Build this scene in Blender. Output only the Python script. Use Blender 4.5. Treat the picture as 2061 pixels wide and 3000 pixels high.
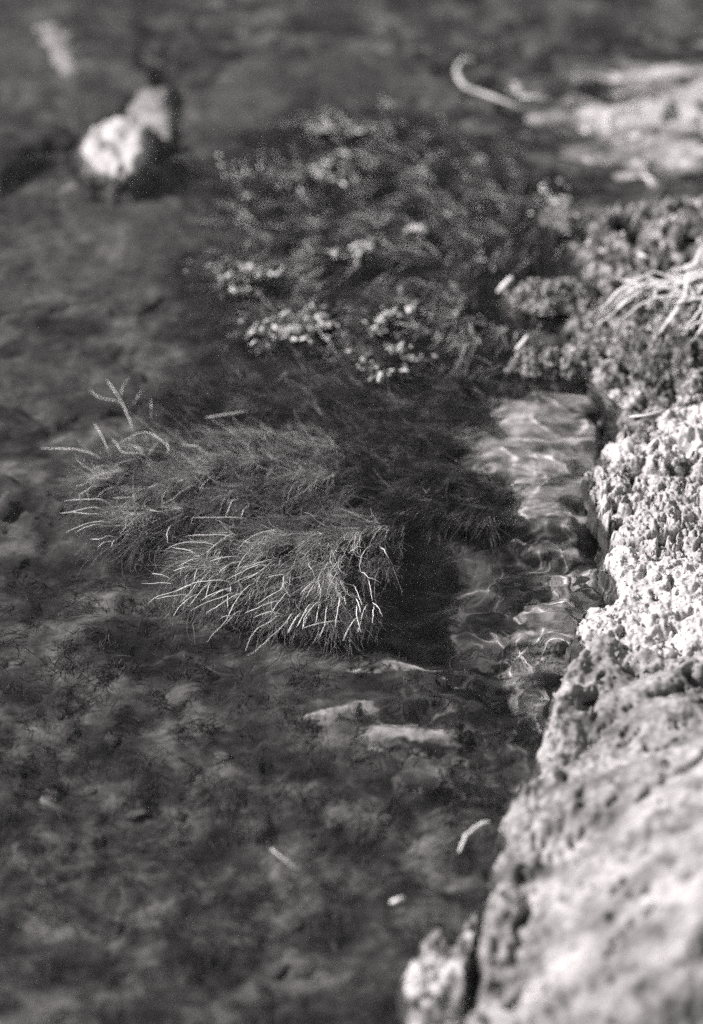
import bpy, math, random
import numpy as np
from mathutils import Vector

# ------------------------------------------------------------------ reset
for o in list(bpy.data.objects):
    bpy.data.objects.remove(o, do_unlink=True)
scene = bpy.context.scene
COL = scene.collection
random.seed(7)
RNG = np.random.default_rng(11)

# ------------------------------------------------------------------ units: one Blender unit is a decimetre; shapes below are written in metres
K = 10.0
scene.unit_settings.system = 'METRIC'
scene.unit_settings.scale_length = 1.0 / K

# ------------------------------------------------------------------ camera
ELEV = math.radians(42.0)
DIST = 2.5
LENS, SENSOR = 100.0, 36.0
CAM = Vector((0.0, -DIST * math.cos(ELEV), DIST * math.sin(ELEV)))
cam_data = bpy.data.cameras.new('camera')
cam = bpy.data.objects.new('camera', cam_data)
COL.objects.link(cam)
cam.location = CAM * K
cam.rotation_euler = (math.pi / 2 - ELEV, 0, 0)
cam_data.lens = LENS
cam_data.sensor_fit = 'VERTICAL'
cam_data.sensor_height = SENSOR
cam_data.clip_start = 0.05 * K
cam_data.clip_end = 200 * K
cam_data.dof.use_dof = True
cam_data.dof.focus_distance = 2.43 * K
cam_data.dof.aperture_fstop = 1.85 / K
scene.camera = cam

# ------------------------------------------------------------------ light
SUN_DIR = Vector((-0.80, 0.08, 0.62)).normalized()      # from the scene towards the sun
sun_data = bpy.data.lights.new('sun', 'SUN')
sun_data.energy = 4.8
sun_data.angle = math.radians(0.53)
sun_data.color = (1.0, 0.945, 0.95)
sun_data.cycles.is_caustics_light = True
sun = bpy.data.objects.new('sun', sun_data)
COL.objects.link(sun)
sun.rotation_euler = SUN_DIR.to_track_quat('Z', 'Y').to_euler()

world = bpy.data.worlds.new('World')
scene.world = world
world.use_nodes = True
wn = world.node_tree
wn.nodes.clear()
sky = wn.nodes.new('ShaderNodeTexSky')
sky.sky_type = 'NISHITA'
sky.sun_disc = False
sky.sun_elevation = math.asin(SUN_DIR.z)
sky.sun_rotation = math.atan2(SUN_DIR.x, SUN_DIR.y)
bw = wn.nodes.new('ShaderNodeRGBToBW')
bg = wn.nodes.new('ShaderNodeBackground')
bg.inputs['Strength'].default_value = 0.095
wo = wn.nodes.new('ShaderNodeOutputWorld')
wn.links.new(sky.outputs['Color'], bw.inputs['Color'])
wn.links.new(bw.outputs['Val'], bg.inputs['Color'])
wn.links.new(bg.outputs['Background'], wo.inputs['Surface'])

scene.view_settings.view_transform = 'Standard'
scene.view_settings.look = 'None'
scene.view_settings.exposure = 0.65
scene.view_settings.gamma = 1.0
scene.view_settings.use_curve_mapping = False
scene.render.engine = 'CYCLES'
scene.cycles.max_bounces = 8
scene.cycles.transparent_max_bounces = 16
scene.cycles.sample_clamp_indirect = 3.0
scene.cycles.caustics_reflective = False
scene.cycles.use_denoising = False
scene.cycles.use_adaptive_sampling = True
scene.cycles.adaptive_threshold = 0.09
scene.cycles.adaptive_min_samples = 32

# ------------------------------------------------------------------ pixel of the photograph -> world
FX, FY = 2061.0, 3000.0
_ce, _se = math.cos(ELEV), math.sin(ELEV)
C_F = np.array((0, _ce, -_se)); C_R = np.array((1.0, 0, 0)); C_U = np.array((0, _se, _ce))
CAMN = np.array(CAM)

def at(px, py, z=0.0):
    k = SENSOR / LENS / FY
    d = C_F + C_R * ((px - FX / 2) * k) + C_U * ((FY / 2 - py) * k)
    t = (z - CAMN[2]) / d[2]
    return CAMN + d * t

def pts_at(lst):
    return np.array([at(*p)[:2] if len(p) > 2 else at(p[0], p[1], 0.0)[:2] for p in lst])

# ------------------------------------------------------------------ noise in numpy
def _hash(ix, iy, seed):
    h = (ix.astype(np.int64) * 374761393 + iy.astype(np.int64) * 668265263 + seed * 1442695041) & 0xFFFFFFFF
    h = ((h ^ (h >> 13)) * 1274126177) & 0xFFFFFFFF
    h = (h ^ (h >> 16)) & 0xFFFFFFFF
    return h

def perlin(x, y, seed=0):
    x0 = np.floor(x); y0 = np.floor(y)
    fx = x - x0; fy = y - y0
    x0 = x0.astype(np.int64); y0 = y0.astype(np.int64)
    u = fx * fx * fx * (fx * (fx * 6 - 15) + 10)
    v = fy * fy * fy * (fy * (fy * 6 - 15) + 10)
    def g(ix, iy, dx, dy):
        a = _hash(ix, iy, seed) / 4294967296.0 * 2 * np.pi
        return np.cos(a) * dx + np.sin(a) * dy
    n00 = g(x0, y0, fx, fy); n10 = g(x0 + 1, y0, fx - 1, fy)
    n01 = g(x0, y0 + 1, fx, fy - 1); n11 = g(x0 + 1, y0 + 1, fx - 1, fy - 1)
    a = n00 + u * (n10 - n00); b = n01 + u * (n11 - n01)
    return (a + v * (b - a)) * 1.5

def fbm(x, y, size, octv=4, seed=0, gain=0.5):
    s = np.zeros_like(x); a = 1.0; f = 1.0 / size
    for i in range(octv):
        s += a * perlin(x * f + 17.3 * i, y * f - 9.1 * i, seed + i * 31)
        a *= gain; f *= 2.03
    return s

def worley(x, y, size, seed=0):
    x = x / size; y = y / size
    ix = np.floor(x).astype(np.int64); iy = np.floor(y).astype(np.int64)
    f1 = np.full(x.shape, 9.0); f2 = np.full(x.shape, 9.0)
    for dx in (-1, 0, 1):
        for dy in (-1, 0, 1):
            cx = ix + dx; cy = iy + dy
            h1 = _hash(cx, cy, seed) / 4294967296.0
            h2 = _hash(cx, cy, seed + 77) / 4294967296.0
            d = np.hypot(cx + h1 - x, cy + h2 - y)
            n = d < f1
            f2 = np.where(n, f1, np.minimum(f2, d)); f1 = np.where(n, d, f1)
    return f1, f2

def sstep(a, b, x):
    t = np.clip((x - a) / (b - a), 0, 1)
    return t * t * (3 - 2 * t)

def poly_sd(x, y, poly):
    """signed distance to a polygon, positive inside"""
    d = np.full(x.shape, 1e9); inside = np.zeros(x.shape, bool)
    n = len(poly)
    for i in range(n):
        ax, ay = poly[i]; bx, by = poly[(i + 1) % n]
        ex, ey = bx - ax, by - ay
        t = np.clip(((x - ax) * ex + (y - ay) * ey) / (ex * ex + ey * ey + 1e-12), 0, 1)
        d = np.minimum(d, np.hypot(x - ax - t * ex, y - ay - t * ey))
        c = ((ay > y) != (by > y)) & (x < ex * (y - ay) / (ey if abs(ey) > 1e-12 else 1e-12) + ax)
        inside ^= c
    return np.where(inside, d, -d)

# ------------------------------------------------------------------ meshes
def mesh_from(name, verts, faces, smooth=True):
    """faces: array (n,3) or (n,4)"""
    verts = np.asarray(verts, np.float32); faces = np.asarray(faces, np.int32)
    me = bpy.data.meshes.new(name)
    n, k = faces.shape
    me.vertices.add(len(verts)); me.vertices.foreach_set('co', verts.ravel())
    me.loops.add(n * k); me.loops.foreach_set('vertex_index', faces.ravel())
    me.polygons.add(n)
    me.polygons.foreach_set('loop_start', np.arange(0, n * k, k, dtype=np.int32))
    me.polygons.foreach_set('loop_total', np.full(n, k, dtype=np.int32))
    me.polygons.foreach_set('use_smooth', np.full(n, smooth, dtype=bool))
    me.update(calc_edges=True)
    return me

def link(name, me, mat=None, parent=None, loc=None):
    o = bpy.data.objects.new(name, me)
    if mat is not None and me is not None and not me.materials:
        me.materials.append(mat)
    COL.objects.link(o)
    if parent is not None:
        o.parent = parent
    if loc is not None:
        o.location = loc
    return o

def tag(o, label=None, cat=None, group=None, kind=None):
    if label: o['label'] = label
    if cat: o['category'] = cat
    if group: o['group'] = group
    if kind: o['kind'] = kind
    return o

def empty(name, loc):
    o = bpy.data.objects.new(name, None)
    o.empty_display_size = 0.02
    COL.objects.link(o); o.location = loc
    return o

def grid_faces(nx, ny, keep=None):
    i, j = np.meshgrid(np.arange(nx - 1), np.arange(ny - 1), indexing='xy')
    a = (j * nx + i).ravel()
    f = np.stack((a, a + 1, a + nx + 1, a + nx), 1)
    if keep is not None:
        k = keep.ravel()
        f = f[k[f].any(1)]
    return f

def compact(v, f):
    used = np.unique(f); m = np.full(len(v), -1, np.int64); m[used] = np.arange(len(used))
    return v[used], m[f]

def axis(a, b, step, out, ratio=1.35):
    core = np.arange(a, b + step * .5, step)
    lo, hi = [core[0]], [core[-1]]
    s = step
    while lo[-1] > -out:
        s = min(s * ratio, 1.5); lo.append(lo[-1] - s)
    s = step
    while hi[-1] < out:
        s = min(s * ratio, 1.5); hi.append(hi[-1] + s)
    return np.concatenate((np.array(lo[:0:-1]), core, np.array(hi[1:])))

# ------------------------------------------------------------------ materials (black and white film: all greys)
def g(v):
    return (v, v * 0.985, v * 0.985, 1)

def new_mat(name):
    m = bpy.data.materials.new(name); m.use_nodes = True
    nt = m.node_tree; nt.nodes.clear()
    out = nt.nodes.new('ShaderNodeOutputMaterial')
    b = nt.nodes.new('ShaderNodeBsdfPrincipled')
    nt.links.new(b.outputs[0], out.inputs['Surface'])
    return m, nt, b, out

def N(nt, typ, **kw):
    n = nt.nodes.new(typ)
    for k, v in kw.items():
        setattr(n, k, v)
    return n

def ramp(nt, src, stops):
    r = N(nt, 'ShaderNodeValToRGB')
    el = r.color_ramp.elements
    while len(el) < len(stops):
        el.new(0.5)
    for e, (p, v) in zip(el, stops):
        e.position = p; e.color = g(v)
    nt.links.new(src, r.inputs[0])
    return r.outputs['Color']

def noise(nt, vec, scale, detail=4, rough=0.55, dist=0.0):
    n = N(nt, 'ShaderNodeTexNoise')
    n.inputs['Scale'].default_value = scale
    n.inputs['Detail'].default_value = detail
    n.inputs['Roughness'].default_value = rough
    n.inputs['Distortion'].default_value = dist
    nt.links.new(vec, n.inputs['Vector'])
    return n.outputs['Fac']

def coords(nt, scale=(1, 1, 1), rot=(0, 0, 0)):
    c = N(nt, 'ShaderNodeNewGeometry')
    m = N(nt, 'ShaderNodeMapping')
    m.inputs['Scale'].default_value = [v / K for v in scale]
    m.inputs['Rotation'].default_value = rot
    nt.links.new(c.outputs['Position'], m.inputs['Vector'])
    return m.outputs['Vector']

def mixc(nt, fac, a, b, mode='MIX'):
    m = N(nt, 'ShaderNodeMix', data_type='RGBA', blend_type=mode)
    if isinstance(fac, (int, float)): m.inputs[0].default_value = fac
    else: nt.links.new(fac, m.inputs[0])
    nt.links.new(a, m.inputs[6]); nt.links.new(b, m.inputs[7])
    return m.outputs[2]

def bump(nt, b, h, strength, dist):
    n = N(nt, 'ShaderNodeBump')
    n.inputs['Strength'].default_value = strength
    n.inputs['Distance'].default_value = dist * K
    nt.links.new(h, n.inputs['Height']); nt.links.new(n.outputs[0], b.inputs['Normal'])

def mottled(name, lo, mid, hi, s1, s2, rough=0.8, spec=0.3, bumps=(0.6, 0.004), stretch=(1, 1, 1), rot=(0, 0, 0), p=(0.32, 0.5, 0.7), wet=False, under=None):
    """two scales of grey mottling with fine relief"""
    m, nt, b, _ = new_mat(name)
    v = coords(nt, stretch, rot)
    n1 = noise(nt, v, s1, 6, 0.62, 0.0)
    n2 = noise(nt, v, s2, 5, 0.65, 0.2)
    c1 = ramp(nt, n1, ((p[0], lo), (p[1], mid), (p[2], hi)))
    c2 = ramp(nt, n2, ((0.3, 0.45), (0.5, 0.95), (0.72, 1.35)))
    col = mixc(nt, 1.0, c1, c2, 'MULTIPLY')
    b.inputs['Roughness'].default_value = rough
    if under:                                       # silt and algae creep over the stone's margin
        aa = N(nt, 'ShaderNodeAttribute', attribute_name='bare')
        cu = ramp(nt, n1, ((0.36, under[0]), (0.5, under[1]), (0.66, under[2])))
        col = mixc(nt, aa.outputs['Fac'], mixc(nt, 1.0, cu, c2, 'MULTIPLY'), col)
    if wet:                                         # ragged tide mark of soaked stone
        sp = N(nt, 'ShaderNodeSeparateXYZ'); gp = N(nt, 'ShaderNodeNewGeometry'); nt.links.new(gp.outputs['Position'], sp.inputs[0])
        nz = noise(nt, coords(nt), 60, 4)
        ma = N(nt, 'ShaderNodeMath', operation='MULTIPLY_ADD'); ma.inputs[1].default_value = 0.022; ma.inputs[2].default_value = -0.007; nt.links.new(nz, ma.inputs[0])
        su = N(nt, 'ShaderNodeMath', operation='SUBTRACT'); zs = N(nt, 'ShaderNodeMath', operation='MULTIPLY'); zs.inputs[1].default_value = 1 / K; nt.links.new(sp.outputs['Z'], zs.inputs[0]); nt.links.new(zs.outputs[0], su.inputs[0]); nt.links.new(ma.outputs[0], su.inputs[1])
        mr = N(nt, 'ShaderNodeMapRange'); mr.inputs[1].default_value = -0.0015; mr.inputs[2].default_value = 0.0015; nt.links.new(su.outputs[0], mr.inputs[0])
        dk = N(nt, 'ShaderNodeMix', data_type='RGBA', blend_type='MULTIPLY'); dk.inputs[0].default_value = 1.0; dk.inputs[7].default_value = (0.42, 0.42, 0.42, 1); nt.links.new(col, dk.inputs[6])
        rr = N(nt, 'ShaderNodeMapRange'); rr.inputs[3].default_value = 0.3; rr.inputs[4].default_value = rough; nt.links.new(mr.outputs[0], rr.inputs[0]); nt.links.new(rr.outputs[0], b.inputs['Roughness'])
        col = mixc(nt, mr.outputs[0], dk.outputs[2], col)
    nt.links.new(col, b.inputs['Base Color'])
    b.inputs['Specular IOR Level'].default_value = spec
    bump(nt, b, n2, *bumps)
    return m

M = {}
M['bed'] = mottled('algae_covered_bed', 0.022, 0.07, 0.22, 22, 130, stretch=(0.7, 1.1, 1), rot=(0, 0, -0.25), p=(0.36, 0.5, 0.66))
M['boulder'] = mottled('submerged_boulder', 0.04, 0.10, 0.20, 16, 120, bumps=(0.5, 0.003))
M['pale'] = mottled('pale_limestone', 0.36, 0.52, 0.62, 30, 260, bumps=(0.6, 0.0015), p=(0.25, 0.45, 0.7), wet=True)
M['tufa'] = mottled('porous_tufa', 0.22, 0.43, 0.56, 60, 420, bumps=(0.8, 0.0012), p=(0.3, 0.45, 0.7), wet=True)
M['earth'] = mottled('crumbly_earth', 0.025, 0.21, 0.66, 60, 330, bumps=(0.9, 0.002), p=(0.33, 0.5, 0.66), wet=True)
M['moss'] = mottled('wet_moss', 0.035, 0.10, 0.34, 90, 500, rough=0.55, spec=0.5, bumps=(0.9, 0.002), p=(0.38, 0.52, 0.68))
M['bar'] = mottled('pale_gravel', 0.5, 0.80, 0.86, 40, 260, bumps=(0.6, 0.0015), stretch=(0.4, 1.4, 1), p=(0.25, 0.45, 0.7), under=(0.018, 0.06, 0.20))
M['pebble'] = mottled('algae_coated_pebble', 0.05, 0.13, 0.26, 60, 300, bumps=(0.6, 0.0015))
M['slope'] = mottled('weathered_limestone', 0.08, 0.21, 0.44, 24, 200, bumps=(0.5, 0.0012), stretch=(0.45, 1.2, 1), rot=(0, 0, -0.55), p=(0.33, 0.47, 0.66))
M['crumb'] = mottled('wet_crumbs', 0.05, 0.20, 0.48, 150, 500, rough=0.5, spec=0.5, bumps=(0.5, 0.001), p=(0.36, 0.5, 0.64))
M['ledge'] = mottled('submerged_ledge', 0.08, 0.48, 0.74, 40, 150, stretch=(0.5, 1.5, 1), rot=(0, 0, -0.2), bumps=(0.7, 0.003), under=(0.018, 0.06, 0.20))
M['slab'] = mottled('smooth_submerged_stone', 0.38, 0.52, 0.62, 18, 200, bumps=(0.3, 0.001), under=(0.018, 0.06, 0.20))

def plain(name, v, rough=0.55, spec=0.4, var=0.3, sc=300, trans=0.0):
    m, nt, b, out = new_mat(name)
    n = noise(nt, coords(nt), sc, 3)
    nt.links.new(ramp(nt, n, ((0.3, v * (1 - var)), (0.7, v * (1 + var)))), b.inputs['Base Color'])
    b.inputs['Roughness'].default_value = rough
    b.inputs['Specular IOR Level'].default_value = spec
    return m

M['hair'] = plain('weed_filament', 0.26, 0.6, 0.4, 0.55, 60)
M['strand'] = plain('long_strand', 0.45, 0.5, 0.5, 0.5, 90)
M['stem'] = plain('bleached_stem', 0.82, 0.45, 0.5, 0.25, 120)
M['algae'] = mottled('trailing_algae', 0.04, 0.10, 0.42, 70, 300, rough=0.6, spec=0.4, bumps=(0.0, 0.001), stretch=(0.5, 1, 1), p=(0.36, 0.52, 0.68))
M['palealgae'] = plain('pale_trailing_algae', 0.5, 0.6, 0.4, 0.5, 60)
M['frond'] = plain('pale_floating_frond', 0.68, 0.4, 0.5, 0.35, 200)
M['dullfrond'] = plain('dull_floating_frond', 0.26, 0.4, 0.5, 0.5, 200)
M['grass'] = plain('bleached_grass', 0.60, 0.55, 0.4, 0.3, 90)
M['straw'] = plain('bleached_straw', 0.70, 0.5, 0.4, 0.15, 90)
M['fuzz'] = mottled('algae_fuzz', 0.025, 0.075, 0.24, 45, 300, rough=0.7, spec=0.3, bumps=(0.0, 0.001), p=(0.36, 0.52, 0.68))

# ------------------------------------------------------------------ stream bed
SHORE_PX = [(2300, 560), (2061, 580), (1880, 610), (1720, 640), (1660, 720), (1700, 800), (1700, 900), (1640, 960), (1700, 1080),
            (1770, 1190), (1805, 1250), (1790, 1320), (1722, 1385), (1742, 1490), (1795, 1595), (1770, 1660), (1800, 1710),
            (1812, 1785), (1722, 1792), (1690, 1860), (1722, 1905), (1645, 2000), (1620, 2100), (1585, 2250), (1522, 2350),
            (1470, 2480), (1448, 2620), (1400, 2900), (1330, 3300)]
_s = pts_at(SHORE_PX)
SHORE = np.vstack(([(30, _s[0][1] + 2.0), (3.0, _s[0][1] + 0.35)], _s, [(_s[-1][0] - 0.5, -4.0), (_s[-1][0] - 1.0, -30), (30, -30)]))

def bed_h(x, y):
    sd = poly_sd(x, y, SHORE)
    base = -0.052 + 0.006 * sstep(-0.26, -0.02, sd) - 0.05 * sstep(0.0, 0.05, sd)
    c = at(1130, 1980, 0); flat = 1 - 0.85 * np.exp(-(((x - c[0]) / 0.10) ** 2 + ((y - c[1]) / 0.07) ** 2))
    h = base + flat * (0.018 * fbm(x, y, 0.22, 2, 3) + 0.0085 * fbm(x, y, 0.05, 4, 5, 0.6))
    w1, w2 = worley(x + 0.02 * fbm(x, y, 0.08, 2, 9), y, 0.085, 4)
    h += flat * 0.002 * (0.6 - np.clip(w1, 0, 1)) * sstep(-0.3, 0.3, fbm(x, y, 0.3, 2, 21))
    c = at(1150, 1980, 0)
    h += 0.018 * np.exp(-(((x - c[0]) / 0.08) ** 2 + ((y - c[1]) / 0.06) ** 2))
    c = at(1240, 1660, 0)
    h -= 0.030 * np.exp(-(((x - c[0]) / 0.045) ** 2 + ((y - c[1]) / 0.06) ** 2))
    a = at(-100, 520, 0); b = at(480, 170, 0)
    t = np.clip(((x - a[0]) * (b[0] - a[0]) + (y - a[1]) * (b[1] - a[1])) / ((b[0] - a[0]) ** 2 + (b[1] - a[1]) ** 2), 0, 1)
    h -= 0.035 * np.exp(-(np.hypot(x - a[0] - t * (b[0] - a[0]), y - a[1] - t * (b[1] - a[1])) / 0.022) ** 2)
    return h

ax = axis(-0.42, 0.34, 0.0038, 18); ay = axis(-0.60, 0.95, 0.0038, 18)
X, Y = np.meshgrid(ax, ay)
Z = bed_h(X, Y)
far = np.maximum(np.abs(X), np.abs(Y))
Z = Z - 0.0 * far
V = np.stack((X.ravel(), Y.ravel(), Z.ravel()), 1)
bed = tag(link('stream_bed', mesh_from('stream_bed', V, grid_faces(len(ax), len(ay))), M['bed']), kind='structure')

# ------------------------------------------------------------------ heightfield stones
def patch(poly, res, hfun, skirt=0.03, edge=0.006, wob=0.004, seed=0):
    """a stone seen from above: polygon footprint, top hfun(x, y, sd), sides dropping by skirt"""
    lo = poly.min(0) - 0.012; hi = poly.max(0) + 0.012
    xs = np.arange(lo[0], hi[0], res); ys = np.arange(lo[1], hi[1], res)
    X, Y = np.meshgrid(xs, ys)
    wx = wob * fbm(X, Y, wob * 5, 4, seed + 1, 0.6); wy = wob * fbm(X, Y, wob * 5, 4, seed + 2, 0.6)
    sd = poly_sd(X + wx, Y + wy, poly)
    top = hfun(X, Y, sd)
    e = np.clip((sd + edge * .3) / edge, 0, 1)
    rim = np.sqrt(np.clip(1 - (1 - e) ** 2, 0, 1))
    Z = top - skirt * (1 - rim)
    V = np.stack((X.ravel(), Y.ravel(), Z.ravel()), 1)
    return compact(V, grid_faces(len(xs), len(ys), sd > -edge * .35))

ICO_V = np.array([(0, -.526, .851), (0, .526, .851), (0, -.526, -.851), (0, .526, -.851), (.851, 0, .526), (.851, 0, -.526), (-.851, 0, .526), (-.851, 0, -.526),
                  (.526, .851, 0), (-.526, .851, 0), (.526, -.851, 0), (-.526, -.851, 0)])
ICO_F = np.array([(0, 4, 1), (0, 1, 6), (0, 6, 11), (0, 11, 10), (0, 10, 4), (4, 10, 5), (4, 5, 8), (4, 8, 1), (1, 8, 9), (1, 9, 6), (6, 9, 7), (6, 7, 11), (11, 7, 2),
                  (11, 2, 10), (10, 2, 5), (3, 9, 8), (3, 8, 5), (3, 5, 2), (3, 2, 7), (3, 7, 9)])
OCT_V = np.array([(1, 0, 0), (-1, 0, 0), (0, 1, 0), (0, -1, 0), (0, 0, 1), (0, 0, -1)], float)
OCT_F = np.array([(0, 2, 4), (2, 1, 4), (1, 3, 4), (3, 0, 4), (2, 0, 5), (1, 2, 5), (3, 1, 5), (0, 3, 5)])
def grains(parent, v, f, n, rmin, rmax, mat, seed, zmin=-0.004, dens_size=0.02, sink=0.2, where=None):
    """crumbs of the stone lying on its surface, as one part"""
    rg = np.random.default_rng(seed)
    P = v[f].mean(1)
    nrm = np.cross(v[f[:, 2]] - v[f[:, 0]], v[f[:, 3]] - v[f[:, 1]])
    area = np.linalg.norm(nrm, axis=1)
    w = area * (P[:, 2] > zmin) * (np.abs(P[:, 0]) < 0.6) * np.clip(0.5 + 1.2 * fbm(P[:, 0], P[:, 1] + P[:, 2], dens_size, 2, seed), 0.04, 1)
    if where is not None: w = w * where(P)
    idx = rg.choice(len(P), n, p=w / w.sum())
    r = rmin + (rmax - rmin) * rg.random(n) ** 4.5
    nn = nrm[idx] / (area[idx, None] + 1e-12); nn *= np.sign(nn[:, 2:3] + 1e-9)
    c = P[idx] + nn * (r * (1 - 2 * sink))[:, None] * 0.5
    sh = OCT_V[None] * (1 + rg.normal(0, 0.30, (n, 6, 1))) * rg.uniform(0.45, 1.5, (n, 1, 3))
    th = rg.uniform(0, 6.28, n); ph = rg.uniform(-.8, .8, n)
    ct, st, cp, sp = np.cos(th), np.sin(th), np.cos(ph), np.sin(ph)
    rot = np.stack((np.stack((ct, -st * cp, st * sp), 1), np.stack((st, ct * cp, -ct * sp), 1), np.stack((0 * ct, sp, cp), 1)), 1)
    sh = np.einsum('nij,nkj->nki', rot, sh) * 1.15
    V = (c[:, None, :] + sh * r[:, None, None]).reshape(-1, 3)
    F = (OCT_F[None] + (np.arange(n) * 6)[:, None, None]).reshape(-1, 3)
    b = np.array(parent.location)
    o = link('grains', mesh_from('grains', V - b, F, False), mat, parent); o['kind'] = 'stuff'
    return o

def stone(name, px, res, hfun, mat, label, cat, group=None, parent=None, grain=None, bare=0.0, **kw):
    poly = pts_at(px)
    v, f = patch(poly, res, hfun, **kw)
    c = v.mean(0); c[2] = v[:, 2].min()
    o = link(name, mesh_from(name, v - c, f), mat, parent, c)
    if bare:
        sd = poly_sd(v[:, 0], v[:, 1], poly) + 1.1 * bare * fbm(v[:, 0] * .22, v[:, 1] + .15 * v[:, 0], min(bare * .7, .03), 4, kw.get('seed', 0) + 60, .6)
        o.data.attributes.new('bare', 'FLOAT', 'POINT').data.foreach_set('value', sstep(0.15 * bare, bare, sd).astype(np.float32))
    if grain:
        grains(o, v, f, grain[0], grain[1], grain[2], grain[3] if len(grain) > 3 else mat, kw.get('seed', 0) + 900, where=lambda P: np.exp(-np.clip(P[:, 2], 0, 1) / 0.02) + 0.05)
    return tag(o, label, cat, group)

def pores(x, y, seed, s=0.006, deep=0.006, thr=0.25):
    wx = x + 0.0025 * fbm(x, y, 0.006, 2, seed + 3); wy = y + 0.0025 * fbm(x, y, 0.006, 2, seed + 4)
    f1, f2 = worley(wx, wy, s, seed)
    n = fbm(x, y, 0.02, 3, seed + 8)
    crumbs = 0.45 * s * (0.7 - np.clip(f1, 0, 1.1))
    holes = -deep * sstep(thr, thr + 0.12, fbm(wx, wy, 0.010, 2, seed + 5, 0.6) + 0.35 * n)
    return crumbs + holes

def holes(x, y, seed, size=0.012, deep=0.012, thr=0.45, st=(1, 1)):
    wx = x + 0.004 * fbm(x, y, 0.01, 2, seed + 3); wy = y + 0.004 * fbm(x, y, 0.01, 2, seed + 4)
    return -deep * sstep(thr, thr + 0.14, fbm(wx * st[0], wy * st[1], size, 2, seed + 5, 0.6) + 0.3 * fbm(x, y, size * 4, 2, seed + 6))

# the earth bank behind the rocks
def bank_h(x, y, sd):
    h = 0.012 * sstep(0, 0.012, sd) + 0.17 * np.clip(sd, 0, 0.35) + 0.05 * np.clip(sd - .35, 0, 6)
    h += (0.010 * fbm(x, y, 0.05, 3, 41) + 0.004 * fbm(x, y, 0.012, 3, 43)) * sstep(0.0, 0.02, sd)
    return h
ax2 = axis(0.14, 0.46, 0.0020, 18); ay2 = axis(-0.04, 0.70, 0.0020, 18)
ax2 = ax2[ax2 > -3.0]
X, Y = np.meshgrid(ax2, ay2)
sd = poly_sd(X + .005 * fbm(X, Y, .02, 3, 51), Y + .005 * fbm(X, Y, .02, 3, 52), SHORE)
near = (np.abs(X) < 0.7) & (np.abs(Y) < 1.1)
Z = bank_h(X, Y, sd)
Z = Z + np.where(near, holes(X, Y, 67, 0.035, 0.034, 0.24) , 0) * sstep(0.0, 0.015, sd)
crumb = pores(X, Y, 61, 0.0055, 0.010, 0.16) + 0.4 * pores(X, Y, 65, 0.0035, 0.006, 0.3)
Z -= 0.14 * sstep(0.01, -0.02, Y - (at(1900, 1345, 0.03)[1])) * sstep(0.6, 0.5, X)
Z = Z + np.where(near, crumb, 0) * sstep(0.0, 0.01, sd) - 0.05 * (1 - sstep(-0.006, 0.004, sd))
V, F = compact(np.stack((X.ravel(), Y.ravel(), Z.ravel()), 1), grid_faces(len(ax2), len(ay2), sd > -0.006))
bank = tag(link('earth_bank', mesh_from('earth_bank', V, F), M['earth']), kind='structure')
grains(bank, V, F, 24000, 0.0005, 0.0040, M['earth'], 990, where=lambda P: (P[:, 1] > -0.02) & (P[:, 1] < 0.8) & (P[:, 0] < 0.45))

# rocks of the bank
def h_tufa(x, y, sd):
    return 0.014 + 0.16 * np.clip(sd, 0, .08) + 0.05 * np.clip(sd - .08, 0, 1) + 0.006 * fbm(x, y, 0.04, 3, 71) + (0.3 + 0.9 * sstep(-.35, .35, fbm(x, y, 0.03, 2, 74))) * pores(x, y, 72, 0.0040, 0.008, 0.06) + holes(x, y, 78, 0.0075, 0.006, 0.22) + holes(x, y, 76, 0.02, 0.012, 0.35) + 0.4 * pores(x, y, 79, 0.003, 0.004, 0.3)
stone('tufa_block', [(1722, 1390), (1800, 1345, .022), (1900, 1338, .03), (2100, 1320, .035), (2400, 1320, .04), (2400, 1650, .04), (2061, 1615, .03),
                     (1900, 1605, .022), (1800, 1600, .004), (1742, 1490)], 0.0010, h_tufa, M['tufa'],
      'rough porous pale rock block riddled with dark pits at the waterline', 'rock', skirt=0.05, edge=0.008, seed=3, grain=(1500, 0.0004, 0.0025))

def h_mid(x, y, sd):
    t = 0.6
    u = x * math.cos(t) + y * math.sin(t); w = -x * math.sin(t) + y * math.cos(t)
    return 0.011 + 0.20 * np.clip(sd, 0, .06) + 0.06 * np.clip(sd - .06, 0, 1) + 0.005 * fbm(u, w * 2, 0.04, 4, 81) \
        + holes(x, y, 83, 0.012, 0.010, 0.50) + 0.0022 * fbm(x, y, 0.008, 4, 84, .6)
stone('limestone_rock', [(1790, 1600), (1900, 1595, .02), (2100, 1605, .028), (2400, 1620, .03), (2400, 1880, .05), (2061, 1870, .045), (1900, 1890, .02), (1700, 1885),
                         (1690, 1855), (1722, 1795), (1810, 1787), (1800, 1705), (1772, 1660)], 0.0011, h_mid, M['pale'],
      'pale rock with few small holes, between the pitted block and the large sloping rock', 'rock', skirt=0.05, edge=0.007, seed=5, grain=(2500, 0.0005, 0.0016))

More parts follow.
